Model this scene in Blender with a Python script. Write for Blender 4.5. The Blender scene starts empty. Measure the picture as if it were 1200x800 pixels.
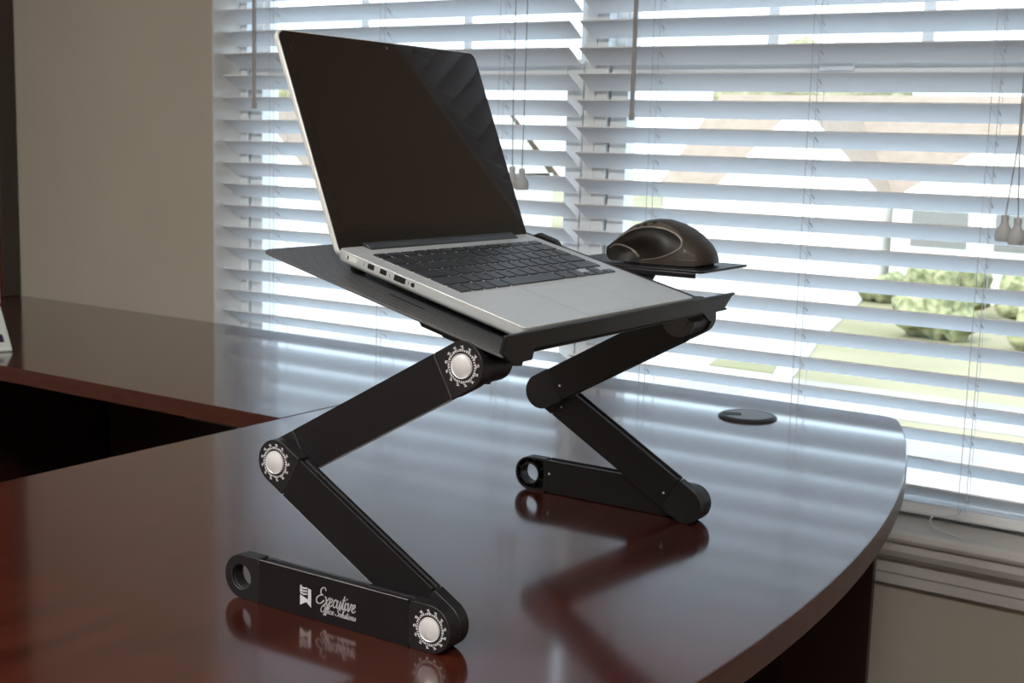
import bpy, bmesh, math, random
from mathutils import Vector, Matrix
random.seed(7)
C = bpy.context.scene.collection
R = math.radians
DZ = 0.75                                   # height of the desk top above the floor

# ------------------------------------------------------------------ materials
def new_mat(name):
    m = bpy.data.materials.new(name); m.use_nodes = True
    nt = m.node_tree; b = nt.nodes['Principled BSDF']
    return m, nt, b
def pmat(name, col, rough=.5, metal=0, spec=.5, noise=0, nscale=20, stretch=(1,1,1), bump=0, bscale=200, coat=0, col2=None, coat_rough=.05):
    m, nt, b = new_mat(name)
    b.inputs['Roughness'].default_value = rough
    b.inputs['Metallic'].default_value = metal
    b.inputs['Specular IOR Level'].default_value = spec
    b.inputs['Coat Weight'].default_value = coat
    b.inputs['Coat Roughness'].default_value = coat_rough
    tc = nt.nodes.new('ShaderNodeTexCoord'); mp = nt.nodes.new('ShaderNodeMapping')
    mp.inputs['Scale'].default_value = stretch
    nt.links.new(tc.outputs['Object'], mp.inputs['Vector'])
    n = nt.nodes.new('ShaderNodeTexNoise'); n.inputs['Scale'].default_value = nscale; n.inputs['Detail'].default_value = 6
    nt.links.new(mp.outputs[0], n.inputs['Vector'])
    r = nt.nodes.new('ShaderNodeValToRGB')
    c2 = col2 if col2 else tuple(min(1, c*(1+noise)) for c in col)
    c1 = col if col2 else tuple(c*(1-noise) for c in col)
    r.color_ramp.elements[0].position = .35; r.color_ramp.elements[0].color = (*c1, 1)
    r.color_ramp.elements[1].position = .65; r.color_ramp.elements[1].color = (*c2, 1)
    nt.links.new(n.outputs['Fac'], r.inputs['Fac']); nt.links.new(r.outputs[0], b.inputs['Base Color'])
    if bump:
        n2 = nt.nodes.new('ShaderNodeTexNoise'); n2.inputs['Scale'].default_value = bscale
        nt.links.new(mp.outputs[0], n2.inputs['Vector'])
        bp = nt.nodes.new('ShaderNodeBump'); bp.inputs['Strength'].default_value = bump; bp.inputs['Distance'].default_value = .001
        nt.links.new(n2.outputs['Fac'], bp.inputs['Height']); nt.links.new(bp.outputs[0], b.inputs['Normal'])
    return m
M = {}
M['wall'] = pmat('beige_wall_paint', (.45,.405,.34), .85, noise=.03, nscale=3, bump=.15, bscale=150)
M['ceiling'] = pmat('ceiling_paint', (.6,.58,.54), .9, noise=.02)
M['floor'] = pmat('dark_carpet', (.045,.035,.03), .95, noise=.3, nscale=60, bump=.5, bscale=400)
M['trim'] = pmat('white_trim_paint', (.62,.6,.57), .45, noise=.02)
M['vinyl'] = pmat('white_window_vinyl', (.75,.78,.8), .4, noise=.01)
M['desk'] = pmat('mahogany_laminate', (.042,.0075,.0042), .15, spec=.6, noise=0, nscale=5, stretch=(9,1,9), col2=(.072,.015,.0085), coat=.75, coat_rough=.09)
M['desk_edge'] = pmat('mahogany_edge', (.048,.008,.0038), .36, nscale=9, stretch=(3,3,14), col2=(.068,.013,.006))
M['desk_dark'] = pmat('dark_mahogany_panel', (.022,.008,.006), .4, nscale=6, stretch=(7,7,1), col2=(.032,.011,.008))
M['hutch'] = pmat('hutch_red_wood', (.12,.022,.01), .35, nscale=6, stretch=(7,7,1), col2=(.16,.03,.014))
M['hutch_shadow'] = pmat('hutch_wall_shadow', (.05,.04,.033), .6, noise=.05)
M['black_metal'] = pmat('black_anodised_aluminium', (.0088,.0080,.0096), .36, metal=0, spec=.42, noise=.08, nscale=40)
M['black_plastic'] = pmat('black_plastic', (.0105,.0098,.0110), .45, noise=.06, bump=.05, bscale=900)
M['groove'] = pmat('dark_groove', (.006,.006,.007), .6, noise=.05)
M['edge_metal'] = pmat('pale_edge', (.30,.28,.27), .35, metal=.6, noise=.1)
M['chrome'] = pmat('brushed_silver_button', (.80,.80,.81), .30, metal=.25, noise=.03, nscale=60)
M['print'] = pmat('white_print', (.66,.66,.69), .5, noise=.04)
M['alu'] = pmat('silver_aluminium', (.64,.67,.68), .36, metal=.35, noise=.015, nscale=80)
M['alu_line'] = pmat('aluminium_gap', (.40,.42,.43), .5, metal=.2, noise=.02)
M['alu_bright'] = pmat('polished_aluminium_edge', (.82,.84,.82), .3, metal=.25, noise=.02)
M['key'] = pmat('key_plastic', (.013,.013,.015), .32, spec=.8, noise=.06, nscale=90)
M['keywell'] = pmat('key_well', (.035,.036,.038), .5, noise=.05)
M['screen'] = pmat('dark_glass_screen', (.0110,.0052,.0045), .03, spec=.6, noise=.02)
M['bezel'] = pmat('black_bezel', (.004,.004,.004), .12, noise=.02)
M['hinge'] = pmat('hinge_plastic', (.035,.038,.042), .38, noise=.05)
M['rubber'] = pmat('black_rubber', (.008,.008,.008), .8, noise=.1)
M['port'] = pmat('port_dark', (.006,.006,.007), .5, noise=.1)
M['mouse'] = pmat('graphite_mouse_plastic', (.042,.035,.027), .5, spec=.4, noise=.05, nscale=60, coat=.1)
M['mouse_gloss'] = pmat('glossy_dark_mouse_side', (.009,.0065,.005), .42, spec=.4, noise=.08)
M['mouse_band'] = pmat('mouse_bronze_band', (.16,.135,.11), .4, metal=.4, noise=.05)
M['mouse_silver'] = pmat('mouse_silver_line', (.34,.30,.26), .3, metal=.7, noise=.05)
M['grommet'] = pmat('grommet_plastic', (.022,.022,.024), .4, noise=.05)
M['grommet_cap'] = pmat('grommet_cap_plastic', (.11,.108,.105), .35, noise=.05)
M['cord'] = pmat('white_cord', (.62,.63,.66), .7, noise=.05)
M['wand'] = pmat('grey_wand', (.36,.35,.35), .4, noise=.05)
M['tassel'] = pmat('grey_tassel', (.50,.51,.52), .5, noise=.05)
M['white_plastic'] = pmat('white_plastic', (.62,.66,.62), .4, noise=.02)
M['purple'] = pmat('purple_patch', (.03,.015,.06), .4, noise=.05)
M['grass'] = pmat('lawn_grass', (.20,.178,.085), .9, nscale=.25, col2=(.29,.245,.15))
M['road'] = pmat('pale_concrete_road', (.26,.225,.205), .9, nscale=.4, col2=(.36,.32,.29))
M['drive'] = pmat('pale_driveway_concrete', (.42,.39,.37), .9, noise=.03, nscale=.5)
M['leaf'] = pmat('shrub_leaves', (.12,.135,.055), .85, nscale=5, col2=(.40,.38,.20), bump=.6, bscale=5)
M['tree'] = pmat('tree_leaves', (.20,.19,.09), .85, nscale=3, col2=(.34,.31,.19), bump=.6, bscale=4)
M['bark'] = pmat('tree_bark', (.12,.09,.07), .9, noise=.2)
M['house_wall'] = pmat('cream_house_siding', (.88,.85,.80), .8, noise=.02)
M['roof'] = pmat('tan_shingle_roof', (.27,.20,.15), .9, nscale=3, col2=(.31,.235,.18))
M['house_window'] = pmat('house_window_glass', (.20,.19,.17), .2, noise=.1)
M['house_trim'] = pmat('house_trim', (.8,.78,.74), .6, noise=.02)

# slats: thin white vinyl that lets some daylight through
m, nt, b = new_mat('blind_slat_vinyl')
b.inputs['Roughness'].default_value = .38
b.inputs['Base Color'].default_value = (.82,.83,.85,1)
tr = nt.nodes.new('ShaderNodeBsdfTranslucent'); tr.inputs['Color'].default_value = (.80,.84,.88,1)
mx = nt.nodes.new('ShaderNodeMixShader')
nn = nt.nodes.new('ShaderNodeTexNoise'); nn.inputs['Scale'].default_value = 3
mr = nt.nodes.new('ShaderNodeMapRange'); mr.inputs['To Min'].default_value = .10; mr.inputs['To Max'].default_value = .13
nt.links.new(nn.outputs['Fac'], mr.inputs['Value']); nt.links.new(mr.outputs[0], mx.inputs['Fac'])
nt.links.new(b.outputs[0], mx.inputs[1]); nt.links.new(tr.outputs[0], mx.inputs[2])
nt.links.new(mx.outputs[0], nt.nodes['Material Output'].inputs['Surface'])
M['slat'] = m
# window panes: clear, with a real surface reflection
m, nt, b = new_mat('clear_window_glass')
tp = nt.nodes.new('ShaderNodeBsdfTransparent'); tp.inputs['Color'].default_value = (.94,.96,.96,1)
gl = nt.nodes.new('ShaderNodeBsdfGlossy'); gl.inputs['Roughness'].default_value = .02
fr = nt.nodes.new('ShaderNodeFresnel'); fr.inputs['IOR'].default_value = 1.45
mx = nt.nodes.new('ShaderNodeMixShader')
geo = nt.nodes.new('ShaderNodeNewGeometry'); inv = nt.nodes.new('ShaderNodeMath'); inv.operation = 'SUBTRACT'; inv.inputs[0].default_value = 1; nt.links.new(geo.outputs['Backfacing'], inv.inputs[1])
mu = nt.nodes.new('ShaderNodeMath'); mu.operation = 'MULTIPLY'; nt.links.new(fr.outputs[0], mu.inputs[0]); nt.links.new(inv.outputs[0], mu.inputs[1])
nt.links.new(mu.outputs[0], mx.inputs['Fac']); nt.links.new(tp.outputs[0], mx.inputs[1]); nt.links.new(gl.outputs[0], mx.inputs[2])
nt.links.new(mx.outputs[0], nt.nodes['Material Output'].inputs['Surface'])
M['glass'] = m
# perforated platform plate: rows of small dark holes in black metal
m, nt, b = new_mat('perforated_black_plate')
tc = nt.nodes.new('ShaderNodeTexCoord'); sp = nt.nodes.new('ShaderNodeSeparateXYZ')
nt.links.new(tc.outputs['Object'], sp.inputs[0])
def mth(op, a, bb=None):
    n = nt.nodes.new('ShaderNodeMath'); n.operation = op
    for i, v in enumerate((a, bb)):
        if v is None: continue
        if isinstance(v, (int, float)): n.inputs[i].default_value = v
        else: nt.links.new(v, n.inputs[i])
    return n.outputs[0]
K = 2*math.pi/.0044
sx = mth('SINE', mth('MULTIPLY', mth('ADD', sp.outputs['X'], sp.outputs['Y']), K))
sy = mth('SINE', mth('MULTIPLY', mth('SUBTRACT', sp.outputs['X'], sp.outputs['Y']), K))
pr = mth('MULTIPLY', sx, sy)
hole = mth('GREATER_THAN', pr, .28)
rp = nt.nodes.new('ShaderNodeValToRGB')
rp.color_ramp.elements[0].color = (.115,.117,.122,1); rp.color_ramp.elements[1].color = (.002,.002,.002,1)
nt.links.new(hole, rp.inputs['Fac']); nt.links.new(rp.outputs[0], b.inputs['Base Color'])
rg = nt.nodes.new('ShaderNodeMapRange'); rg.inputs['To Min'].default_value = .36; rg.inputs['To Max'].default_value = .9
nt.links.new(hole, rg.inputs['Value']); nt.links.new(rg.outputs[0], b.inputs['Roughness'])
sg = nt.nodes.new('ShaderNodeMapRange'); sg.inputs['To Min'].default_value = .5; sg.inputs['To Max'].default_value = 0
nt.links.new(hole, sg.inputs['Value']); nt.links.new(sg.outputs[0], b.inputs['Specular IOR Level'])
M['perf'] = m
# glow of the added fill panels
def emit(name, col, s):
    m, nt, b = new_mat(name)
    b.inputs['Base Color'].default_value = (.8,.8,.8,1)
    b.inputs['Emission Color'].default_value = (*col, 1); b.inputs['Emission Strength'].default_value = s
    return m
M['fill_glow'] = emit('fill_panel_glow', (1,.965,.92), 34)

# ------------------------------------------------------------------ mesh helpers
def box(bm, x0, x1, y0, y1, z0, z1, mi=0):
    v = [bm.verts.new((x, y, z)) for x in (x0, x1) for y in (y0, y1) for z in (z0, z1)]
    for f in ((0,1,3,2),(4,6,7,5),(0,4,5,1),(2,3,7,6),(0,2,6,4),(1,5,7,3)):
        bm.faces.new([v[i] for i in f]).material_index = mi
def prism(bm, pts, d0, d1, fn, mi=0):
    """pts: 2-D outline; fn(a, b, d) -> 3-D point"""
    A = [bm.verts.new(fn(a, b_, d0)) for a, b_ in pts]; B = [bm.verts.new(fn(a, b_, d1)) for a, b_ in pts]
    n = len(pts)
    bm.faces.new(A).material_index = mi; bm.faces.new(B[::-1]).material_index = mi
    for i in range(n): bm.faces.new((A[i], B[i], B[(i+1) % n], A[(i+1) % n])).material_index = mi
def ring(bm, outer, inner, d0, d1, fn, mi=0):
    n = len(outer)
    V = [[bm.verts.new(fn(a, b_, d)) for a, b_ in o] for o in (outer, inner) for d in (d0, d1)]
    for i in range(n):
        j = (i+1) % n
        for q in ((V[0][i],V[0][j],V[2][j],V[2][i]), (V[1][i],V[3][i],V[3][j],V[1][j]), (V[0][i],V[1][i],V[1][j],V[0][j]), (V[2][i],V[2][j],V[3][j],V[3][i])):
            bm.faces.new(q).material_index = mi
def cyl(bm, c, axis, r, h, n=32, mi=0, r2=None):
    axis = Vector(axis).normalized(); a = axis.orthogonal().normalized(); b_ = axis.cross(a); c = Vector(c)
    r2 = r if r2 is None else r2
    A = [bm.verts.new(c + r*(math.cos(t)*a+math.sin(t)*b_)) for t in [2*math.pi*i/n for i in range(n)]]
    B = [bm.verts.new(c + h*axis + r2*(math.cos(t)*a+math.sin(t)*b_)) for t in [2*math.pi*i/n for i in range(n)]]
    bm.faces.new(A[::-1]).material_index = mi; bm.faces.new(B).material_index = mi
    for i in range(n): bm.faces.new((A[i], A[(i+1) % n], B[(i+1) % n], B[i])).material_index = mi
def lathe(bm, prof, c, axis=(0,0,1), n=32, mi=0):
    axis = Vector(axis).normalized(); a = axis.orthogonal().normalized(); b_ = axis.cross(a); c = Vector(c)
    rings = []
    for r, h in prof:
        rings.append([bm.verts.new(c + h*axis + max(r,1e-5)*(math.cos(2*math.pi*i/n)*a+math.sin(2*math.pi*i/n)*b_)) for i in range(n)])
    for k in range(len(rings)-1):
        for i in range(n):
            bm.faces.new((rings[k][i], rings[k][(i+1) % n], rings[k+1][(i+1) % n], rings[k+1][i])).material_index = mi
    bm.faces.new(rings[0][::-1]).material_index = mi; bm.faces.new(rings[-1]).material_index = mi
def tube(bm, pts, r, n=8, mi=0):
    pts = [Vector(p) for p in pts]; rings = []; prev = None
    for i, p in enumerate(pts):
        d = (pts[min(i+1, len(pts)-1)] - pts[max(i-1, 0)]).normalized()
        if prev is None: a = d.orthogonal().normalized()
        else:
            a = prev - d*prev.dot(d); a = a.normalized() if a.length > 1e-6 else d.orthogonal().normalized()
        prev = a; b_ = d.cross(a)
        rr = r[i] if isinstance(r, (list, tuple)) else r
        rings.append([bm.verts.new(p + rr*(math.cos(2*math.pi*k/n)*a+math.sin(2*math.pi*k/n)*b_)) for k in range(n)])
    for k in range(len(rings)-1):
        for i in range(n): bm.faces.new((rings[k][i], rings[k][(i+1) % n], rings[k+1][(i+1) % n], rings[k+1][i])).material_index = mi
    bm.faces.new(rings[0][::-1]); bm.faces.new(rings[-1])
def smooth_pts(P, n=6, closed=False):
    P = [Vector(p) for p in P]; out = []; N = len(P)
    rng = range(N if closed else N-1)
    for i in rng:
        if closed: p0, p1, p2, p3 = P[(i-1) % N], P[i], P[(i+1) % N], P[(i+2) % N]
        else: p0, p1, p2, p3 = P[max(i-1,0)], P[i], P[i+1], P[min(i+2,N-1)]
        for k in range(n):
            t = k/n
            out.append(.5*((2*p1)+(p2-p0)*t+(2*p0-5*p1+4*p2-p3)*t*t+(3*p1-p0-3*p2+p3)*t**3))
    if not closed: out.append(P[-1])
    return out
def obj(name, bm, mats, parent=None, bevel=0, smooth=False, loc=None, segs=2):
    bmesh.ops.recalc_face_normals(bm, faces=bm.faces)
    me = bpy.data.meshes.new(name); bm.to_mesh(me); bm.free()
    for mm in (mats if isinstance(mats, (list, tuple)) else [mats]): me.materials.append(M[mm])
    o = bpy.data.objects.new(name, me); C.objects.link(o)
    if parent: o.parent = parent
    if loc: o.location = loc
    if smooth:
        for p in me.polygons: p.use_smooth = True
        me.set_sharp_from_angle(angle=R(38))
    if bevel:
        md = o.modifiers.new('bevel', 'BEVEL'); md.width = bevel; md.segments = segs; md.limit_method = 'ANGLE'; md.angle_limit = R(40)
    return o
def thing(name, label, cat, loc=(0,0,0), rotz=0, group=None):
    o = bpy.data.objects.new(name, None); C.objects.link(o); o.location = loc; o.rotation_euler = (0,0,rotz)
    o.empty_display_size = .05
    o['label'] = label; o['category'] = cat
    if group: o['group'] = group
    return o
def tag(o, label, cat, group=None):
    o['label'] = label; o['category'] = cat
    if group: o['group'] = group
    return o
def struct(o): o['kind'] = 'structure'; return o
BM = bmesh.new
def bx(*a):
    bm = BM(); box(bm, *a); return bm

# ------------------------------------------------------------------ room shell
XL, XR, YB, YW, ZC = -3.45, 1.9, -2.4, 2.085, 2.75
RX0, RX1 = -2.186, -.335                      # window recess
RZ0, RZ1 = DZ-.167, 2.25
YO = 2.26
struct(obj('floor', bx(XL-.1, XR+.1, YB-.1, YO, -.1, 0), 'floor'))
struct(obj('ceiling', bx(XL-.1, XR+.1, YB-.1, YO, ZC, ZC+.1), 'ceiling'))
struct(obj('wall_left', bx(XL-.1, XL, YB, YO, 0, ZC), 'wall'))
struct(obj('wall_right', bx(XR, XR+.1, YB, YO, 0, ZC), 'wall'))
struct(obj('wall_back', bx(XL-.1, XR+.1, YB-.1, YB, 0, ZC), 'wall'))
bm = BM()
box(bm, XL, RX0, YW, YO, 0, ZC); box(bm, RX1, XR, YW, YO, 0, ZC)
box(bm, RX0, RX1, YW, YO, 0, RZ0-.002); box(bm, RX0, RX1, YW, YO, RZ1, ZC)
struct(obj('wall_window', bm, 'wall'))
# white lining of the recess
bm = BM(); box(bm, RX0, RX0+.004, YW-.001, YO-.06, RZ0, RZ1); box(bm, RX1-.004, RX1, YW-.001, YO-.06, RZ0, RZ1); box(bm, RX0, RX1, YW-.001, YO-.06, RZ1-.004, RZ1)
struct(obj('trim_1', bm, 'trim'))
# stool, nose and apron under the window
bm = BM()
prof = [(YO-.05, RZ0-.004), (YO-.05, RZ0), (2.028, RZ0), (2.020, RZ0-.004), (2.018, RZ0-.012), (2.022, RZ0-.019), (2.030, RZ0-.021),
        (2.030, RZ0-.036), (2.036, RZ0-.047), (2.048, RZ0-.056), (2.060, RZ0-.060), (2.062, RZ0-.082), (2.066, RZ0-.086), (2.068, RZ0-.104), (YW, RZ0-.106), (YW, RZ0-.004)]
prism(bm, prof, RX0-.05, RX1+.05, lambda a, b_, d: (d, a, b_))
struct(obj('trim_2', bm, 'trim', bevel=.0015))
# baseboards
struct(obj('baseboard_window', bx(XL, XR, YW-.012, YW, 0, .1), 'trim', bevel=.003))
struct(obj('baseboard_left', bx(XL, XL+.012, YB, YW, 0, .1), 'trim', bevel=.003))

# ------------------------------------------------------------------ windows (single hung, grid in the upper sash)
def window(idx, x0, x1, cols, zb, zt, zm):
    root = struct(obj('window_%d' % idx, frame_bm(x0, x1, 2.165, 2.245, zb, zt, .045), 'vinyl', bevel=.002))
    # lower sash, nearer the room
    a0, a1 = x0+.03, x1-.03
    bm = BM(); sash(bm, a0, a1, 2.170, 2.195, zb+.008, zm, .036, .022, .045)
    obj('lower_sash', bm, 'vinyl', root, bevel=.002)
    bm = BM(); box(bm, a0+.03, a1-.03, 2.181, 2.184, zb+.02, zm-.03); obj('glass_pane', bm, 'glass', root)
    bm = BM(); sash(bm, a0, a1, 2.203, 2.228, zm-.035, zt-.03, .028, .042, .04)
    obj('upper_sash', bm, 'vinyl', root, bevel=.002)
    bm = BM(); box(bm, a0+.03, a1-.03, 2.215, 2.218, zm-.01, zt-.06); obj('glass_pane', bm, 'glass', root)
    bm = BM()
    g0, g1 = a0+.028, a1-.028
    for k in range(1, cols):
        xx = g0+(g1-g0)*k/cols; box(bm, xx-.0095, xx+.0095, 2.209, 2.2145, zm, zt-.06)
    for k in (1, 2):
        zz = zm+.02+(zt-.06-zm-.02)*k/3; box(bm, g0, g1, 2.2092, 2.2143, zz-.0095, zz+.0095)
    obj('muntin_grid', bm, 'vinyl', root)
    bm = BM(); xm = (a0+a1)/2; box(bm, xm-.03, xm+.03, 2.163, 2.17, zm-.02, zm-.005); obj('sash_lock', bm, 'vinyl', root, bevel=.002)
    return root
def sash(bm, x0, x1, y0, y1, z0, z1, ws, wb, wt):
    box(bm, x0, x0+ws, y0, y1, z0, z1); box(bm, x1-ws, x1, y0, y1, z0, z1)
    box(bm, x0+ws, x1-ws, y0, y1, z0, z0+wb); box(bm, x0+ws, x1-ws, y0, y1, z1-wt, z1)
def frame_bm(x0, x1, y0, y1, z0, z1, w):
    bm = BM(); sash(bm, x0, x1, y0+.03, y1, z0, z1, w, .012, w); sash(bm, x0, x1, y0, y0+.03, z0, z1, w-.02, .008, w-.02); return bm
ZM = DZ+.575
window(1, RX0, -1.2605, 3, RZ0, RZ1, ZM)
window(2, -1.2605, RX1, 3, RZ0, RZ1, ZM)

# ------------------------------------------------------------------ blinds
TAU = R(31); SW = .0535; YR = 2.108
PITCH = .04715; Z0 = DZ-.1120
def slat_bm(L):
    bm = BM(); n = 6; t = .0027
    top = []; 
    for i in range(n+1):
        s = -SW/2+SW*i/n; c = .0016*(1-(2*s/SW)**2)
        top.append((s, c+t/2))
    bot = [(s, c-t) for s, c in top[::-1]]
    prism(bm, top+bot, -L/2, L/2, lambda a, b_, d: (d, a, b_))
    return bm
def blind(x0, x1, lads, nslat, label, wand_x, wand_z, cord_x, cord_z, flare):
    root = thing('window_blind', label, 'window blind', ((x0+x1)/2, YR+.03, RZ1-.05))
    ox, oy, oz = root.location
    L = x1-x0
    obj('head_rail', bx(-L/2, L/2, -.028, .028, -.002, .045), 'slat', root, bevel=.003)
    proto = None
    yc = YR+SW/2*math.cos(TAU); dz = SW/2*math.sin(TAU)
    for k in range(nslat):
        if proto is None:
            o = proto = obj('slat', slat_bm(L), 'slat', root)
        else:
            o = proto.copy(); C.objects.link(o); o.parent = root
        tl = TAU + R(random.uniform(-1.6, 1.6))
        if k in irregular: tl += R(irregular[k])
        o.location = (0, yc-oy, Z0+PITCH*k-dz-oz)
        o.rotation_euler = (-tl, R(random.uniform(-.10, .10)), 0)
    bm = BM(); box(bm, -L/2, L/2, -.025, .025, -.009, .009)
    obj('bottom_rail', bm, 'slat', root, bevel=.004, loc=(0, yc-oy-.004, Z0-.040-oz)).rotation_euler = (-R(10), 0, 0)
    ztop = -.002; zbot = Z0-.045-oz
    for lx in lads:
        bm = BM()
        for yy, xx in ((YR-.0035-oy, 0), (yc*2-YR+.003-oy, .004)):
            tube(bm, [(lx-ox+xx, yy, ztop), (lx-ox+xx, yy, zbot)], .00065, 6)
        tube(bm, [(lx-ox+.012, YR-.004-oy, ztop), (lx-ox+.012, YR-.004-oy, zbot)], .0006, 6)
        for k in range(nslat):     # rung under each slat
            z = Z0+PITCH*k-oz-.0045
            tube(bm, [(lx-ox, YR-.003-oy, z+.0005), (lx-ox+.004, yc*2-YR+.002-oy, z-2*dz)], .0004, 6)
            tube(bm, [(lx-ox+.010, YR+.006-oy, z-.006), (lx-ox+.0105, YR+.016-oy, z-.0125)], .0016, 6)
        obj('ladder_cord', bm, 'cord', root)
    # tilt wand
    bm = BM(); wy = YR-.020-oy
    tube(bm, [(wand_x-ox, wy, ztop), (wand_x-ox, wy, wand_z-oz)], .0042, 6)
    cyl(bm, (wand_x-ox, wy, wand_z-oz-.010), (0,0,1), .0055, .012, 10)
    obj('tilt_wand', bm, 'wand', root)
    for j, cx in enumerate(cord_x):
        bm = BM()
        tube(bm, [(cx[0]-ox, wy, ztop), (cx[1]-ox, wy, cord_z[j]+.11-oz), (cx[2]-ox, wy, cord_z[j]-oz)], .0011, 6)
        o = obj('lift_cord', bm, 'wand', root)
        bm = BM()
        lathe(bm, [(.0055,.004),(.0062,0),(.0055,-.006),(.0065,-.010),(.0125,-.020),(.0135,-.030),(.0120,-.036)], (0,0,0), n=20)
        obj('tassel', bm, 'tassel', o, smooth=True, loc=(cx[2]-ox, wy, cord_z[j]-oz))
    return root
irregular = {}
NS = 32
b1 = blind(-2.180, -1.288, (-2.034, -1.7297, -1.438), NS, 'white horizontal slat blind over the left window, behind the laptop lid', -2.063, DZ+.487, ((-1.395,-1.393,-1.391),(-1.366,-1.368,-1.369)), (DZ+.372, DZ+.369), 0)
b2 = blind(-1.266, -.343, (-1.112, -.818, -.528), NS, 'white horizontal slat blind over the right window, behind the computer mouse', -1.140, DZ+.476, ((-.480,-.479,-.489),(-.477,-.4765,-.470)), (DZ+.330, DZ+.326), 0)
# loose end of string lying over the sill nose under the right blind
bm = BM()
P = [(-.520,2.092,DZ-.135),(-.5225,2.078,DZ-.1400),(-.534,2.070,DZ-.1430),(-.548,2.062,DZ-.1420),(-.556,2.056,DZ-.1465),(-.553,2.050,DZ-.1535),(-.544,2.046,DZ-.1590),(-.530,2.042,DZ-.1615),(-.514,2.040,DZ-.1635),(-.500,2.038,DZ-.1655)]
tube(bm, smooth_pts(P, 5), .0014, 6)
tag(obj('string_end', bm, 'cord'), 'thin white loose curled string hanging over the window sill below the right blind', 'string')

# ------------------------------------------------------------------ desk
def arcpts(cx, cy, r, a0, a1, n): return [(cx+r*math.cos(a0+(a1-a0)*i/n), cy+r*math.sin(a0+(a1-a0)*i/n)) for i in range(n+1)]
desk = thing('bow_front_desk', 'large glossy mahogany desk with a curved bow edge, carrying the laptop stand', 'desk', (-.95, 1.07, 0))
DX, DY = desk.location.x, desk.location.y
RR = 2.57; cx = -.419-RR; A = math.asin(1.02/RR)
out = arcpts(cx, 1.07, RR, -A, A, 48)
# soften the two bow corners
def soften(pts, i, r):
    p = Vector(pts[i]); a = (Vector(pts[i-1])-p).normalized(); c = (Vector(pts[(i+1) % len(pts)])-p).normalized()
    q0, q1 = p+a*r, p+c*r
    return [tuple((1-t)**2*q0+2*t*(1-t)*p+t*t*q1) for t in (0,.25,.5,.75,1)]
pts = out[2:-2] + [(out[-1][0], out[-1][1]-.0), (-1.364, 2.090), (-1.364, .05), (out[0][0], out[0][1])]
n = len(pts); res = []
for i in range(n):
    if i == n-4 or i == n-1: res += soften(pts, i, .035)
    else: res.append(pts[i])
bm = BM()
prism(bm, [(a-DX, b_-DY) for a, b_ in res], DZ-.030, DZ, lambda a, b_, d: (a, b_, d))
bm.faces.ensure_lookup_table()
for f in bm.faces:
    f.material_index = 0 if len(f.verts) > 4 else 1
obj('desk_top', bm, ['desk', 'desk_edge'], desk, bevel=.002)
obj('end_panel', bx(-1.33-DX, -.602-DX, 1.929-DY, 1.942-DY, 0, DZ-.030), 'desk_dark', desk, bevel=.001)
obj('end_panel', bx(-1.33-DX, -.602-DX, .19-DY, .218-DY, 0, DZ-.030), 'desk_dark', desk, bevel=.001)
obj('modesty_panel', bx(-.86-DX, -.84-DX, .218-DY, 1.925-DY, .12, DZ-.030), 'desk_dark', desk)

ret = thing('return_desk', 'lower left mahogany return desk running along the window wall to the wooden hutch', 'desk', (-2.4, 1.76, 0))
bm = BM(); box(bm, -3.40+2.4, -1.366+2.4, 1.436-1.76, 2.083-1.76, DZ-.028, DZ)
bm.faces.ensure_lookup_table()
for f in bm.faces:
    if abs(f.calc_center_median().z-DZ) > 1e-4: f.material_index = 1
obj('desk_top', bm, ['desk', 'desk_edge'], ret, bevel=.0015)
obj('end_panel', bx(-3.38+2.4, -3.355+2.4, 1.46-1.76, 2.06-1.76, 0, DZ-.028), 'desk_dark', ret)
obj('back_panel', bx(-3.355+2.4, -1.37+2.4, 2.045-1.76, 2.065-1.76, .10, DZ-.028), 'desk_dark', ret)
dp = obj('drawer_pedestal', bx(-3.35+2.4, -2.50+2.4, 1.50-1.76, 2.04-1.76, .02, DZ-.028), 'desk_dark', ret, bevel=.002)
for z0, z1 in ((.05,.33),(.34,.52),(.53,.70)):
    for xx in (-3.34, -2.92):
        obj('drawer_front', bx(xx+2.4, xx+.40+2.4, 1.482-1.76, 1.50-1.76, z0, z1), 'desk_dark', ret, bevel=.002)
gr = thing('cable_grommet', 'round black plastic cable grommet set in the desk top near the window', 'cable grommet', (-.820, 1.926, DZ))
bm = BM(); lathe(bm, [(.040,0),(.0465,0),(.0465,.0018),(.0435,.0042),(.0395,.0046),(.0395,.003)], (0,0,0), n=48); obj('rim', bm, 'grommet', gr, smooth=True)
bm = BM()
cap = [(.0392*math.cos(t), .0392*math.sin(t)) for t in [R(185)+R(350-8)*i/40 for i in range(41)]]
# lid with a rectangular cable notch towards its left side
cap = [(.0392*math.cos(t), .0392*math.sin(t)) for t in [R(-163)+R(326)*i/44 for i in range(45)]] + [(-.010,.0115),(-.010,-.0115)]
prism(bm, cap, .002, .0044, lambda a, b_, d: (a, b_, d)); obj('lid', bm, 'grommet_cap', gr, bevel=.0008)
bm = BM(); box(bm, -.0385,-.010,-.0114,.0114,.0002,.0041); obj('cable_slot', bm, 'groove', gr)
gr.rotation_euler = (0,0,R(28))

# hutch against the wall at the left end
hu = thing('wooden_hutch', 'tall dark red wooden hutch standing on the return desk at the left edge', 'hutch', (-3.12, 1.92, DZ))
obj('back_panel', bx(-.24, .245, .110, .160, 0, 1.35), 'hutch_shadow', hu, bevel=.002)  # dark rear slab stands in for the hutch's shadow on the wall
obj('side_panel', bx(.215, .243, -.17, .109, 0, 1.35), 'hutch', hu, bevel=.002)
obj('side_panel', bx(-.24, -.212, -.17, .109, 0, 1.35), 'hutch', hu, bevel=.002)
for z in (.02, .45, .88, 1.322): obj('shelf', bx(-.212, .215, -.165, .109, z, z+.025), 'hutch', hu)
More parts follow.
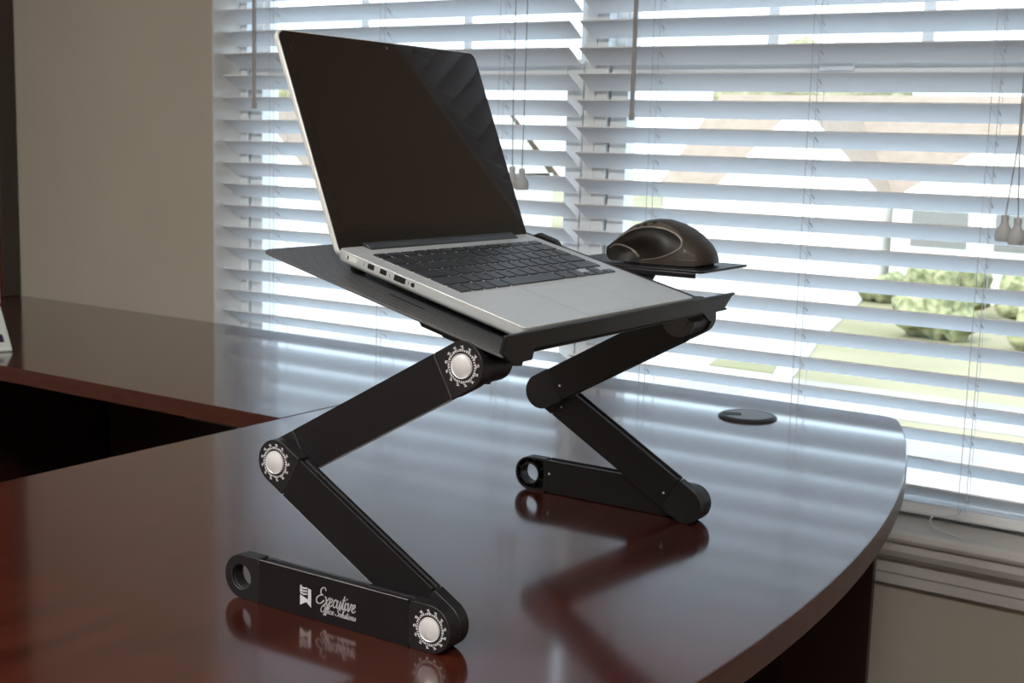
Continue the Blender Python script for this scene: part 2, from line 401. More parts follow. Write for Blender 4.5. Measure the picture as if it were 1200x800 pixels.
# small white folded stand at the left edge
st = thing('notebook_computer', 'white open notebook computer standing tilted on the return desk at the far left edge', 'notebook computer', (-2.159, 1.541, DZ))
dd = Vector((-.141, .074, 0)).normalized(); ww = Vector((-dd.y, dd.x, 0)); ww = ww if ww.dot(Vector((-.83,-.55,0))) > 0 else -ww
def NB(w, d, z): p = ww*w+dd*d; return (p.x, p.y, z)
bm = BM(); prism(bm, [(0,0),(.159,0),(.159,.070),(.150,.072),(.004,.009),(0,.006)], 0, .26, lambda a, b_, d: NB(d, a, b_)); obj('base', bm, 'white_plastic', st, bevel=.003)
bm = BM(); prism(bm, [(.020,.0165),(.045,.0272),(.045,.0280),(.020,.0173)], .012, .20, lambda a, b_, d: NB(d, a, b_)); obj('trackpad', bm, 'purple', st)
bm = BM(); prism(bm, [(.150,.074),(.157,.074),(.176,.172),(.172,.175),(.168,.172)], .0, .26, lambda a, b_, d: NB(d, a-.006, b_)); obj('lid', bm, 'white_plastic', st, bevel=.002)
# ------------------------------------------------------------------ laptop stand
U = Vector((-.0065, 1, 0)).normalized(); V = Vector((-1, -.0065, 0)).normalized()
O = Vector((-.6296, .8404, DZ))
stand = thing('laptop_stand', 'black folding metal laptop stand with zigzag legs standing on the desk', 'laptop stand', O, R(90.3707))
W = .5079; r = .0208; VH = .2168
# local frame of the stand: x = across the user (near to far), y = away from the user, z up
L3 = ((0, .0146), (.0152, .0276), (.0282, .0405))
JB = (0, r); JH = (VH, r); JM = (.1889, .1305); JT = (-.0068, .2404)
def seg_frame(p, q):
    p, q = Vector(p), Vector(q); d = (q-p).normalized(); return p, q, d, Vector((-d.y, d.x))
def leg_segment(side, layer, p, q, label=None, hole_at_q=False, hole_at_p=False, capl=.0225):
    fu = (lambda u: u) if side == 0 else (lambda u: W-u)
    u0, u1 = L3[layer]
    p, q, d, nrm = seg_frame(p, q)
    um = (u0+u1)/2
    def P3(along, across, u): 
        w = p+d*along+nrm*across
        return (fu(u), w.x, w.y)
    Ln = (q-p).length; a0, a1 = capl, Ln-capl
    bm = BM()
    # extruded bar with a groove along both narrow faces
    g = .0022; t0, t1 = u0+.0022, u1-.0042
    prof = [(u0,-r),(t0,-r),(t0,-r+g),(t1,-r+g),(t1,-r+.0008),(u1,-r+.0008),(u1,r-.0008),(t1,r-.0008),(t1,r-g),(t0,r-g),(t0,r),(u0,r)]
    prism(bm, prof, a0, a1, lambda u, w, al: P3(al, w, u))
    seg = obj('leg_segment', bm, 'black_metal', stand, bevel=.0004, segs=1)
    # pale thin line along the outer long edge
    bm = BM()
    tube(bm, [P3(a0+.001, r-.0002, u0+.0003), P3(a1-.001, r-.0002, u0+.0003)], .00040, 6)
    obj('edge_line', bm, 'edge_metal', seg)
    for end, (c, sgn, hole) in enumerate(((0, -1, hole_at_p), (Ln, 1, hole_at_q))):
        bm = BM(); N = 40
        # outline: half circle plus straight part
        outl = []; inn = []
        for i in range(N):
            t = 2*math.pi*i/N
            ca, sa = math.cos(t), math.sin(t)
            if ca*sgn >= -1e-9: pt = (c+r*ca, r*sa)
            else:
                k = min(capl/abs(ca), (r/abs(sa)) if abs(sa) > 1e-6 else 9)
                pt = (c+k*ca, k*sa)
            outl.append(pt); inn.append((c+.0118*ca, .0118*sa))
        # exact corners of the straight part
        fn = lambda a, b_, u: P3(a, b_, u)
        if hole:
            ring(bm, outl, inn, u0, u0+.0035, fn)
            # thin outer skirt, a sleeve round the hole and ribs: hollow from the inner side
            skirt_in = [(c+(a-c)*.88, b_*.88) for a, b_ in outl]
            ring(bm, outl, skirt_in, u0+.0035, u1, fn)
            sl = [(c+.0140*math.cos(2*math.pi*i/N), .0140*math.sin(2*math.pi*i/N)) for i in range(N)]
            ring(bm, sl, inn, u0+.0035, u1, fn)
            for k in range(8):
                t = 2*math.pi*(k+.5)/8; ca, sa = math.cos(t), math.sin(t)
                rib = [(c+.0136*ca-.0006*sa, .0136*sa+.0006*ca), (c+.0190*ca-.0006*sa, .0190*sa+.0006*ca), (c+.0190*ca+.0006*sa, .0190*sa-.0006*ca), (c+.0136*ca+.0006*sa, .0136*sa-.0006*ca)]
                prism(bm, rib, u0+.003, u1-.001, fn)
        else:
            prism(bm, outl, u0, u1, fn)
        obj('joint_cap', bm, 'black_plastic', seg, bevel=.0005, smooth=False, segs=1)
        # screw on the inner face beside the cap
        sc = c-sgn*(capl+.006)
        bm = BM(); a = Vector(P3(sc, .004, u1)); ax = Vector((1 if side == 0 else -1, 0, 0))
        lathe(bm, [(.0037,-.0002),(.0037,.0004),(.0024,.0006),(.0016,.0001)], a, ax, n=14)
        lathe(bm, [(.0013,0),(.0013,.0009),(.0006,.0012)], a, ax, n=10, mi=1)
        obj('screw', bm, ['groove', 'chrome'], seg, smooth=True)
    return seg, P3, fu
def dial(seg, side, layer, c, rot=0, inner=False):
    """silver button with a printed ring of ticks and arrow marks around it"""
    u = L3[layer][1] if inner else L3[layer][0]
    s = (1 if inner else -1)*(1 if side == 0 else -1)
    x = u if side == 0 else W-u
    bm = BM()
    def Q(rad, ang, h): return (x+s*h, c[0]-s*0+rad*math.cos(ang), c[1]+rad*math.sin(ang))
    def patch(pts, h=.00025):
        A = [bm.verts.new(Q(ra, an, h)) for ra, an in pts]; bm.faces.new(A)
        B = [bm.verts.new(Q(ra, an, 0)) for ra, an in pts]
        for i in range(len(A)): bm.faces.new((A[i], A[(i+1) % len(A)], B[(i+1) % len(A)], B[i]))
    n = 36
    for i in range(n):          # fine teeth
        a = 2*math.pi*i/n; patch([(.0123,a-.045),(.0123,a+.045),(.0137,a+.045),(.0137,a-.045)])
    for i in range(n):          # thin band outside the teeth
        if i % 3 == 1: continue
        a = 2*math.pi*i/n; patch([(.0137,a-.087),(.0137,a+.087),(.0143,a+.087),(.0143,a-.087)])
    for i in range(13):         # broad marks
        a = 2*math.pi*i/13+rot
        patch([(.0148,a-.022),(.0148,a+.022),(.0163,a+.022),(.0163,a-.022)])
        patch([(.0163,a-.085),(.0163,a+.06),(.0174,a+.075),(.0170,a-.075)])
        patch([(.0148,a+.05),(.0148,a+.11),(.0158,a+.10),(.0158,a+.05)])
    obj('dial_marking', bm, 'print', seg)
    bm = BM()
    lathe(bm, [(.0106,-.0005),(.0106,.0012),(.0101,.0020),(.0095,.0015),(.0080,.0022),(.0055,.0031),(.0030,.0036),(.0005,.0038)], (x, c[0], c[1]), (s,0,0), n=40)
    obj('release_button', bm, 'chrome', seg, smooth=True)
for side in (0, 1):
    foot, fp, fu = leg_segment(side, 0, JB, JH, hole_at_q=True)
    dial(foot, side, 0, JB)
    mid, mp_, _ = leg_segment(side, 1, JM, JB)
    dial(mid, side, 1, JM, .2)
    up, up_, _ = leg_segment(side, 2, JM, JT)
    dial(up, side, 2, JT, .1)
    # rubber strip the foot rests on
    bm = BM(); box(bm, *sorted((fu(.003), fu(.0115))), .03, VH-.03, -.0006+.0002, .0012)
    obj('foot_pad', bm, 'rubber', foot)
    # bearing barrels between the layers
    for sg, c, a, b_ in ((foot, JB, .0146, .0154), (mid, JM, .0274, .0284)):
        bm = BM(); cyl(bm, (fu(a) , c[0], c[1]), (1 if side == 0 else -1,0,0), .0185, b_-a, 40); obj('joint_washer', bm, 'groove', sg)
    if side == 0:
        foot0 = foot
    else:
        # dark inner face of the upper joint with the lock emblem seen under the lip
        bm = BM(); x = W-.0788
        lathe(bm, [(.0195,0),(.0195,.0016),(.0165,.0022),(.0165,.0016),(.0125,.0016),(.0120,.0028),(.0100,.0030),(.0100,.0022)], (x, JT[0], JT[1]), (-1,0,0), n=40)
        for k in range(14):
            t = 2*math.pi*k/14; cyl(bm, (x-.0016, JT[0]+.0145*math.cos(t), JT[1]+.0145*math.sin(t)), (-1,0,0), .0011, .0008, 8)
        obj('lock_disc', bm, 'grommet_cap', up, smooth=True)

# platform tilted about the across axis
AL = R(14.2159); lu, lv, lz = .0627, -.052, .2711
plat = bpy.data.objects.new('platform', None)
def T(u, b_, c):       # laptop-plane coordinates (across, back, up-normal) -> stand frame
    return (lu+u, lv+b_*math.cos(AL)-c*math.sin(AL), lz+b_*math.sin(AL)+c*math.cos(AL))
PA0, PA1 = -.031, .405
MT = Matrix(((1,0,0,lu),(0,math.cos(AL),-math.sin(AL),lv),(0,math.sin(AL),math.cos(AL),lz),(0,0,0,1)))
bm = BM()
# plate outline with rounded back corners
def rrect(x0, x1, y0, y1, rad, n=6):
    o = []
    rad = rad if isinstance(rad, (list, tuple)) else [rad]*4
    for (cx_, cy_, a), q in zip(((x1-rad[0], y1-rad[0], 0), (x0+rad[1], y1-rad[1], 90), (x0+rad[2], y0+rad[2], 180), (x1-rad[3], y0+rad[3], 270)), rad):
        for i in range(n+1):
            t = R(a+90*i/n); o.append((cx_+q*math.cos(t), cy_+q*math.sin(t)))
    return o
prism(bm, rrect(PA0, PA1, .002, .279, [.012,.012,.001,.001]), -.0220, -.0196, lambda a, b_, d: (a, b_, d))
platform = obj('platform', bm, 'perf', stand, bevel=.0006, segs=1)
platform.matrix_local = MT
# slotted vents printed through the plate
bm = BM()
for k in range(1):
    x = -.0015
    box(bm, x-.0012, x+.0012, .108, .148, -.0198, -.01950)
for k in range(6):
    x = .10+.045*k
    box(bm, x-.006, x+.006, .06, .22, -.0198, -.01955)
obj('vent_slot', bm, 'groove', platform)
# front lip with stepped end tabs
tabs = [(-.036,-.0015),(-.0365,-.0165),(-.0115,-.0305),(0,-.0318),(.0002,-.0275),(.0105,-.0275),(.0130,-.0178),
        (.341,-.0193),(.3625,-.0300),(.3745,-.0312),(.3750,-.0190),(.3930,-.0205),(.4050,-.0060),(.4120,-.0040),(.4120,-.0025)]
bm = BM(); prism(bm, tabs, .0006, .0040, lambda a, c_, d: (a, d, c_))
lip = obj('front_lip', bm, 'black_metal', platform, bevel=.0007)
bm = BM(); tube(bm, [(-.034,.0010,-.0013),(.410,.0010,-.0026)], .0007, 6); obj('edge_line', bm, 'edge_metal', lip) if False else bm.free()
# end extrusion of the clamp under each front corner
for a0, a1 in ((-.004,.020), (.352,.376)):
    bm = BM(); prism(bm, [(.004,-.0222),(.030,-.0222),(.030,-.030),(.016,-.036),(.004,-.030)], a0, a1, lambda b_, c_, d: (d, b_, c_))
    obj('clamp_block', bm, 'black_plastic', platform, bevel=.0008)
bm = BM(); prism(bm, [(.176,-.0196),(.214,-.0196),(.214,-.002),(.206,.0035),(.184,.0025),(.176,-.003)], .322, .331, lambda b_, c_, d: (d, b_, c_)); obj('side_clip', bm, 'black_plastic', platform, bevel=.001)
# pivot barrels
for side in (0, 1):
    fu = (lambda u: u) if side == 0 else (lambda u: W-u)
    bm = BM()
    cyl(bm, (fu(.0405), JT[0], JT[1]), ((1 if side == 0 else -1),0,0), .0182, .0365, 40)
    lathe(bm, [(.0182,.0365),(.0150,.0385),(.0060,.0385),(.0060,.0360)], (fu(.0405), JT[0], JT[1]), ((1 if side == 0 else -1),0,0), n=32)
    ins = Vector((fu(.060), JT[0]-.004, JT[1]-.0185)); cyl(bm, ins, (0,0,1), .003, .004, 10)
    o = obj('pivot_barrel', bm, 'black_plastic', stand, smooth=True)
    bm = BM()
    prism(bm, [(.036,-.0222),(.082,-.0222),(.076,-.030),(.040,-.030)], *sorted((fu(.043)-lu, fu(.074)-lu)), lambda b_, c_, d: (d, b_-.004, c_))
    obj('hinge_bracket', bm, 'black_plastic', platform, bevel=.001)
# bracket tongue seen at the plate edge above the near joint
bm = BM(); prism(bm, [(.030,-.0222),(.098,-.0222),(.092,-.0275),(.034,-.0275)], -.024, .012, lambda b_, c_, d: (d, b_, c_)); obj('hinge_bracket', bm, 'black_plastic', platform, bevel=.0008)
# mouse tray: level plate beside the platform
bm = BM()
TZ = .2895
prism(bm, rrect(.468, .592, -.0136, .176, [.012,.012,.006,.004]), TZ-.0028, TZ, lambda a, b_, d: (a, b_, d))
tray = obj('mouse_tray', bm, 'black_metal', stand, bevel=.0006)
bm = BM(); box(bm, .468, .4705, -.005, .170, TZ-.0085, TZ-.0026); obj('tray_lip', bm, 'black_metal', tray, bevel=.0008)
bm = BM(); prism(bm, [(.040,TZ-.003),(.168,TZ-.003),(.165,TZ-.030),(.090,TZ-.034),(.062,TZ-.028),(.050,TZ-.016),(.046,TZ-.009)], .4715, .4760, lambda b_, c_, d: (d, b_, c_)); obj('tray_bracket', bm, 'black_plastic', tray, bevel=.002)

# emblem and lettering on the near foot
bm = BM()
EX = -.00025
def face2(poly, bm): 
    A = [bm.verts.new((EX, v, z)) for v, z in poly]; bm.faces.new(A)
    B = [bm.verts.new((0, v, z)) for v, z in poly]
    for i in range(len(A)): bm.faces.new((A[i], A[(i+1) % len(A)], B[(i+1) % len(A)], B[i]))
e0, e1 = .1440, .1308     # v runs right to left in the picture
def EP(s, t): return (e0+(e1-e0)*s, .0105+(.0285-.0105)*t)    # s to the right, t up
face2([EP(.0,.0),EP(.55,.22),EP(.98,.0),EP(.98,.90),EP(.70,.94),EP(.70,.36),EP(0,.52)], bm)
for t in (.60,.75,.90):
    face2([EP(.02,t),EP(.30,t-.05),EP(.62,t+.0),EP(.62,t+.075),EP(.30,t+.03),EP(.02,t+.085)], bm)
face2([EP(-.02,.70),EP(.10,.68),EP(.14,1.04),EP(.0,1.02)], bm)
obj('emblem', bm, 'print', foot0)
GL = {
 'E': ([[(.95,.86),(.80,1.0),(.55,.98),(.40,.80),(.50,.60),(.72,.55),(.45,.52),(.15,.36),(.08,.15),(.30,.0),(.62,.04),(.90,.25)]], .95),
 'x': ([[(.0,.46),(.10,.47),(.22,.26),(.34,.02),(.46,.02),(.54,.12)], [(.58,.50),(.44,.42),(.10,.04),(-.02,.0)]], .52),
 'e': ([[(.0,.12),(.20,.22),(.34,.36),(.28,.47),(.14,.42),(.06,.22),(.12,.04),(.26,.0),(.44,.12)]], .44),
 'c': ([[(.36,.38),(.26,.47),(.12,.40),(.05,.20),(.12,.03),(.26,.0),(.42,.12)]], .42),
 'u': ([[(.0,.20),(.08,.46),(.05,.14),(.14,.0),(.28,.08),(.38,.46),(.36,.12),(.44,.0),(.54,.10)]], .52),
 't': ([[(.0,.14),(.16,.50),(.20,.80),(.14,.20),(.20,.0),(.34,.10)], [(.04,.56),(.34,.58)]], .34),
 'i': ([[(.0,.14),(.10,.46),(.08,.12),(.16,.0),(.28,.10)], [(.14,.66),(.17,.70)]], .28),
 'v': ([[(.0,.36),(.08,.46),(.14,.12),(.22,.0),(.34,.20),(.40,.46),(.50,.40)]], .50),
 'O': ([[(.55,.98),(.28,.92),(.08,.60),(.10,.20),(.35,.0),(.65,.18),(.80,.60),(.70,.92),(.48,.98),(.38,.80)]], .86),
 'f': ([[(.0,.10),(.22,.50),(.34,.92),(.24,1.0),(.14,.70),(.08,-.10),(.0,-.36),(-.08,-.20),(.12,.05),(.30,.12)]], .32),
 'S': ([[(.78,.82),(.62,1.0),(.38,.92),(.34,.70),(.58,.46),(.60,.18),(.36,.0),(.08,.08),(.04,.24)]], .74),
 'o': ([[(.18,.46),(.06,.34),(.05,.10),(.18,.0),(.34,.12),(.34,.36),(.20,.46),(.30,.34),(.46,.38)]], .46),
 'l': ([[(.0,.12),(.20,.52),(.26,.94),(.16,.96),(.09,.40),(.14,.02),(.28,.10)]], .28),
 'n': ([[(.0,.30),(.10,.46),(.08,.0),(.12,.30),(.28,.46),(.36,.32),(.34,.06),(.44,.0),(.52,.10)]], .52),
 's': ([[(.0,.12),(.20,.48),(.24,.30),(.26,.08),(.12,.0),(.02,.08)], [(.26,.08),(.38,.12)]], .36),
}
def write(txt, v0, z0, wid, h, wt, bm):
    tot = sum(GL[c][1] if c != ' ' else .28 for c in txt); k = wid/tot; x = 0
    for c in txt:
        if c == ' ': x += .28; continue
        strokes, adv = GL[c]
        for s in strokes:
            P = [((x+a+.30*b_)*k, b_*h) for a, b_ in s]
            P = smooth_pts([(a, b_, 0) for a, b_ in P], 5)
            for i in range(len(P)-1):
                p, q = P[i], P[i+1]; d = q-p
                if d.length < 1e-7: continue
                nn_ = Vector((-d.y, d.x, 0)).normalized()
                w = wt*(.75+.45*abs(d.normalized().y))
                d = d.normalized()*w*.4
                quad = [p-d+nn_*w, p-d-nn_*w, q+d-nn_*w, q+d+nn_*w]
                face2([(v0-a.x, z0+a.y) for a in quad], bm)
        x += adv
bm = BM(); write('Executive', .1262, .0166, .0455, .0155, .00050, bm); obj('lettering', bm, 'print', foot0)
bm = BM(); write('Office Solutions', .1205, .0094, .0405, .0066, .00033, bm); obj('lettering', bm, 'print', foot0)

# ------------------------------------------------------------------ laptop
DT = R(-.3927)
Bv = V*math.cos(AL)+Vector((0,0,math.sin(AL))); Nv = U.cross(Bv)
A2 = U*math.cos(DT)+Bv*math.sin(DT); B2 = -U*math.sin(DT)+Bv*math.cos(DT)
LO = O+U*lu+V*lv+Vector((0,0,lz))
lap = thing('laptop', 'open silver laptop with black keys and dark glossy screen on the stand', 'laptop')
lap.matrix_world = Matrix(((A2.x,B2.x,Nv.x,LO.x),(A2.y,B2.y,Nv.y,LO.y),(A2.z,B2.z,Nv.z,LO.z),(0,0,0,1)))
LW, LB = .314, .2185; LF = .0058
bm = BM()
o1 = rrect(0, LW, LF, LB, [.009,.009,.006,.006]); sh = lambda o_, d: [(min(max(a, d), LW-d), min(max(b_, LF+d), LB-d)) for a, b_ in o_]
rings = []
for c_, ins in ((0, 0), (-.0080, 0), (-.0105, .0012), (-.0125, .0050)):
    rings.append([bm.verts.new((LW/2+(a-LW/2)*(1-2*ins/LW), LF+(LB-LF)/2+(b_-LF-(LB-LF)/2)*(1-2*ins/(LB-LF)), c_)) for a, b_ in o1])
bm.faces.new(rings[0]); bm.faces.new(rings[-1][::-1])
for k in range(3):
    for i in range(len(o1)): bm.faces.new((rings[k][i], rings[k][(i+1) % len(o1)], rings[k+1][(i+1) % len(o1)], rings[k+1][i]))
base = obj('base_shell', bm, 'alu', lap, bevel=.0005, smooth=True, segs=2)
for x, y in ((.02,.022),(.294,.022),(.02,.205),(.294,.205)):
    bm = BM(); lathe(bm, [(.0075,-.0123),(.0075,-.0190),(.0065,-.0195)], (x, y, 0), n=20); obj('rubber_foot', bm, 'rubber', base)
# keyboard
bm = BM(); box(bm, .0185, .2955, .0885, .1945, -.0004, .00012)
kb = obj('keyboard', bm, 'keywell', lap)
kb.data.materials.clear(); kb.data.materials.append(M['key'])
k0, k1 = .0200, .2940
unit = (k1-k0+.0027)/14.5
rowy = [(.0900,.1065),(.1088,.1252),(.1276,.1440),(.1463,.1627),(.1650,.1815),(.1838,.1928)]
fr_ = [1]*4; 
layouts = [
 [('k',1),('k',1),('k',1),('k',1.25),('k',5),('k',1.25),('k',1)],
 [('k',2.25)]+[('k',1)]*10+[('k',2.25)],
 [('k',1.75)]+[('k',1)]*11+[('k',1.75)],
 [('k',1.5)]+[('k',1)]*12+[('k',1)],
 [('k',1)]*13+[('k',1.5)],
 [('k',14.5/14)]*14]
keycache = {}
def keymesh(w, d):
    key = (round(w,5), round(d,5))
    if key not in keycache:
        bm = BM(); o_ = rrect(-w/2, w/2, -d/2, d/2, .0012, 3)
        prism(bm, o_, .0002, .0010, lambda a, b_, c_: (a, b_, c_))
        o2 = [(a*.97, b_*.97) for a, b_ in o_]
        prism(bm, o2, .0010, .0013, lambda a, b_, c_: (a, b_, c_))
        me = bpy.data.meshes.new('key'); bmesh.ops.recalc_face_normals(bm, faces=bm.faces); bm.to_mesh(me); bm.free(); me.materials.append(M['key']); keycache[key] = me
    return keycache[key]
def add_key(xc, yc_, w, d):
    o = bpy.data.objects.new('key', keymesh(w, d)); C.objects.link(o); o.parent = kb; o.location = (xc, yc_, 0)
for (y0, y1), lay in zip(rowy, layouts):
    x = k0
    for _, wd in lay:
        w = wd*unit; add_key(x+(w-.0027)/2, (y0+y1)/2, w-.0027, y1-y0); x += w
    if lay is layouts[0]:
        aw = unit-.0027
        add_key(x+aw/2, .0939, aw, .0078); add_key(x+unit+aw/2, .0939, aw, .0078); add_key(x+unit+aw/2, .1026, aw, .0078); add_key(x+2*unit+aw/2, .0939, aw, .0078)
# the well shows silver between keys: cover strips of aluminium
kb.data.materials.clear(); kb.data.materials.append(M['alu'])
# trackpad
bm = BM(); ring(bm, rrect(.1045,.2095,.0085,.0835,.004), rrect(.1049,.2091,.0089,.0831,.0038), -.0002, .00014, lambda a, b_, d: (a, b_, d))
tp_ = obj('trackpad', bm, 'alu_line', lap)
bm = BM(); prism(bm, rrect(.1049,.2091,.0089,.0831,.0038), -.0002, .00008, lambda a, b_, d: (a, b_, d)); obj('trackpad_surface', bm, 'alu', tp_)
# opening notch at the front edge and ports on the left side
def port(kind, b0, b1, c0, c1):
    bm = BM(); prism(bm, rrect(b0, b1, c0, c1, .0008, 3), -.00015, .0012, lambda a, b_, d: (d, a, b_)); return obj(kind, bm, 'port', base)
bm = BM(); prism(bm, rrect(.1930,.2060,-.0068,-.0020,.0020,4), -.0001, .0010, lambda a, b_, d: (d, a, b_)); obj('charging_port', bm, 'alu_bright', base)
port('charging_port', .2030, .2046, -.0064, -.0024)
port('display_port', .1725, .1800, -.0064, -.0018); port('display_port', .1580, .1655, -.0064, -.0018)
port('usb_port', .1360, .1490, -.0070, -.0016)
bm = BM(); cyl(bm, (-.00015, .1275, -.0044), (1,0,0), .0021, .0012, 16); obj('headphone_port', bm, 'port', base)
for b_ in (.1845,.1540,.1325): 
    bm = BM(); box(bm, -.0001, .0003, b_-.0003, b_+.0003, -.006, -.003); obj('port_mark', bm, 'hinge', base)
# hinge cover
bm = BM(); prism(bm, [(.2065,.0002),(.2070,.0012),(.2105,.0024),(.2150,.0036),(.2190,.0030),(.2190,-.0010),(.2065,-.0010)], .0345, .2795, lambda b_, c_, d: (d, b_, c_))
obj('hinge_cover', bm, 'hinge', lap, bevel=.0008, smooth=True)
# lid
hb, hn, be = .21587, -.00224, R(125.8356)
D_ = Vector((0, -math.cos(be), math.sin(be)))      # up along the lid
Nn = Vector((0, -math.sin(be), -math.cos(be)))     # screen side faces the user
lidm = Matrix(((1,0,0,0),(0,D_.y,Nn.y,hb),(0,D_.z,Nn.z,hn),(0,0,0,1)))
if lidm.to_3x3().determinant() < 0: pass
def lid_obj(name, bm, m_, parent, **k):
    o = obj(name, bm, m_, parent, **k); return o
LH = .2135
bm = BM()
oo = rrect(0, LW, -.004, LH, [.0095,.0095,.007,.007], 8)
fnl = lambda a, b_, d: (a, hb+D_.y*b_+Nn.y*d, hn+D_.z*b_+Nn.z*d)
prism(bm, oo, -.0052, -.0004, fnl)
lid = obj('lid', bm, 'alu_bright', lap, bevel=.0009, smooth=True)
sc_o = [(LW/2+(a-LW/2)*(1-.0032/LW*1), (LH-.004)/2+(b_-(LH-.004)/2)*(1-.0032/LH)) for a, b_ in oo]
bm = BM(); prism(bm, sc_o, -.0005, .0002, fnl); bez = obj('bezel', bm, 'bezel', lid)
bm = BM(); prism(bm, [(a, b_) for a, b_ in rrect(.0135, LW-.0135, .0235, LH-.0150, .0008, 2)], .0001, .00028, fnl); obj('display_panel', bm, 'screen', bez)
bm = BM(); prism(bm, [(a, b_) for a, b_ in rrect(.0025, LW-.0025, -.0005, .0185, .0008, 2)], .0001, .00027, fnl); obj('lower_bezel', bm, 'bezel', bez)
bm = BM(); c0 = Vector(fnl(LW/2, LH-.0075, .0003)); cyl(bm, c0, Vector((0, Nn.y, Nn.z)), .0016, .0002, 12); obj('camera_lens', bm, 'grommet_cap', bez)
bez.data.materials[0] = M['screen']

# ------------------------------------------------------------------ mouse
ms = thing('computer_mouse', 'dark graphite wireless mouse with silver side line resting on the side tray', 'computer mouse')
mo = O+U*.531+V*.0020+Vector((0,0,TZ))
mU, mV = U, V
ms.matrix_world = Matrix(((mU.x,mV.x,0,mo.x),(mU.y,mV.y,0,mo.y),(0,0,1,mo.z+.0008),(0,0,0,1)))
ML = .127
def interp(tab, s):
    for (a, va), (b_, vb) in zip(tab, tab[1:]):
        if s <= b_:
            t = (s-a)/(b_-a); t = t*t*(3-2*t)*.35+t*.65; return va+(vb-va)*t
    return tab[-1][1]
HT = [(0,.013),(.03,.0200),(.08,.0275),(.17,.0365),(.25,.0425),(.33,.0465),(.46,.0502),(.55,.0500),(.63,.0485),(.75,.0430),(.86,.0340),(.94,.0250),(1,.0172)]
WL = [(0,.016),(.03,.024),(.08,.031),(.18,.0375),(.35,.041),(.55,.038),(.75,.036),(.92,.033),(.975,.030),(1,.022)]
WR = [(0,.014),(.03,.022),(.08,.028),(.18,.034),(.35,.038),(.55,.036),(.75,.034),(.92,.030),(.975,.028),(1,.020)]
ZB = [(0,.0030),(.08,.0008),(.5,.0005),(.90,.0005),(.95,.003),(.98,.009),(1,.0145)]
def mouse_pt(s, f, off=0):
    """s 0 rear..1 front; f 0 (thumb side base) .. 1 top .. 2 (outer side base)"""
    h = interp(HT, s); zb = interp(ZB, s)
    ang = f*math.pi/2; e = .78
    ca, sa = math.cos(ang), math.sin(ang)
    w = interp(WL, s) if ca > 0 else interp(WR, s)
    x = -math.copysign(abs(ca)**e, ca)*w
    z = zb+(h-zb)*abs(sa)**.92
    # waist under the thumb
    if ca > 0: x += .0075*math.exp(-((s-.66)/.20)**2)*math.exp(-((z/h-.28)/.26)**2)
    n_ = Vector((x/(w*w+1e-9), 0, (z-zb+1e-5)/((h-zb)**2))).normalized()
    return Vector((x-.003*(z/.05), s*ML, z))+n_*off
bm = BM(); NS_, NF = 56, 48; G = []
for i in range(NS_+1):
    s = i/NS_; G.append([bm.verts.new(mouse_pt(s, 2*j/NF)) for j in range(NF+1)])
for i in range(NS_):
    for j in range(NF): bm.faces.new((G[i][j], G[i+1][j], G[i+1][j+1], G[i][j+1]))
bm.faces.new(G[0]); bm.faces.new(G[-1][::-1])
bm.faces.new([G[i][0] for i in range(NS_+1)]+[G[i][NF] for i in range(NS_, -1, -1)])
body = obj('body_shell', bm, 'mouse', ms, smooth=True)
def f_of(s, z):
    h = interp(HT, s); zb = interp(ZB, s)
    q = max(0, min(1, (z-zb)/(h-zb))); return math.asin(min(1, q**(1/.92)))/(math.pi/2)
arc = [(.93,.0195),(.86,.0262),(.76,.0345),(.66,.0390),(.56,.0412),(.46,.0412),(.36,.0395),(.27,.0350),(.21,.0290),(.20,.0220),(.24,.0165),(.32,.0110),(.42,.0070),(.54,.0042),(.58,.0036)]
low = [(.66,.0080),(.72,.0125),(.80,.0165),(.88,.0175),(.94,.0160)]
loop = [(a, b_, 0) for a, b_ in arc]+[(a, b_, 0) for a, b_ in low]
lp_ = smooth_pts(loop, 4, closed=True); cen = Vector((.56,.022,0))
bm = BM(); prevr = None; cv = bm.verts.new(mouse_pt(cen.x, f_of(cen.x, cen.y), .0004))
for k in range(1, 9):
    cur = []
    for p in lp_:
        q = cen+(p-cen)*(k/8); cur.append(bm.verts.new(mouse_pt(q.x, f_of(q.x, q.y), .0004)))
    if prevr is None:
        for i in range(len(cur)): bm.faces.new((cv, cur[i], cur[(i+1) % len(cur)]))
    else:
        for i in range(len(cur)): bm.faces.new((prevr[i], cur[i], cur[(i+1) % len(cur)], prevr[(i+1) % len(cur)]))
    prevr = cur
obj('thumb_panel', bm, 'mouse_gloss', ms, smooth=True)
sm = smooth_pts([(a, b_, 0) for a, b_ in arc], 5)
bm = BM(); N_ = len(sm); tube(bm, [mouse_pt(p.x, f_of(p.x, p.y), .0003) for p in sm], [.0004+.0010*min(1, 3*i/N_)*(1 if i < N_*.8 else .8) for i in range(N_)], 8)
obj('silver_line', bm, 'mouse_silver', ms, smooth=True)
lowc = smooth_pts([(.90,.0232,0),(.80,.0325,0),(.70,.0378,0),(.60,.0405,0),(.50,.0415,0),(.40,.0405,0),(.30,.0370,0),(.23,.0315,0)], 5)
uppc = smooth_pts([(.91,.0250,0),(.81,.0362,0),(.71,.0428,0),(.61,.0462,0),(.50,.0470,0),(.39,.0448,0),(.285,.0392,0),(.22,.0322,0)], 5)
bm = BM(); pr_ = None
for a_, b_ in zip(lowc, uppc):
    cur = [bm.verts.new(mouse_pt(a_.x+(b_.x-a_.x)*k/4, f_of(a_.x+(b_.x-a_.x)*k/4, a_.y+(b_.y-a_.y)*k/4), .0003)) for k in range(5)]
    if pr_:
        for k in range(4): bm.faces.new((pr_[k], cur[k], cur[k+1], pr_[k+1]))
    pr_ = cur
obj('silver_band', bm, 'mouse_band', ms, smooth=True)
bm = BM(); pr_ = None
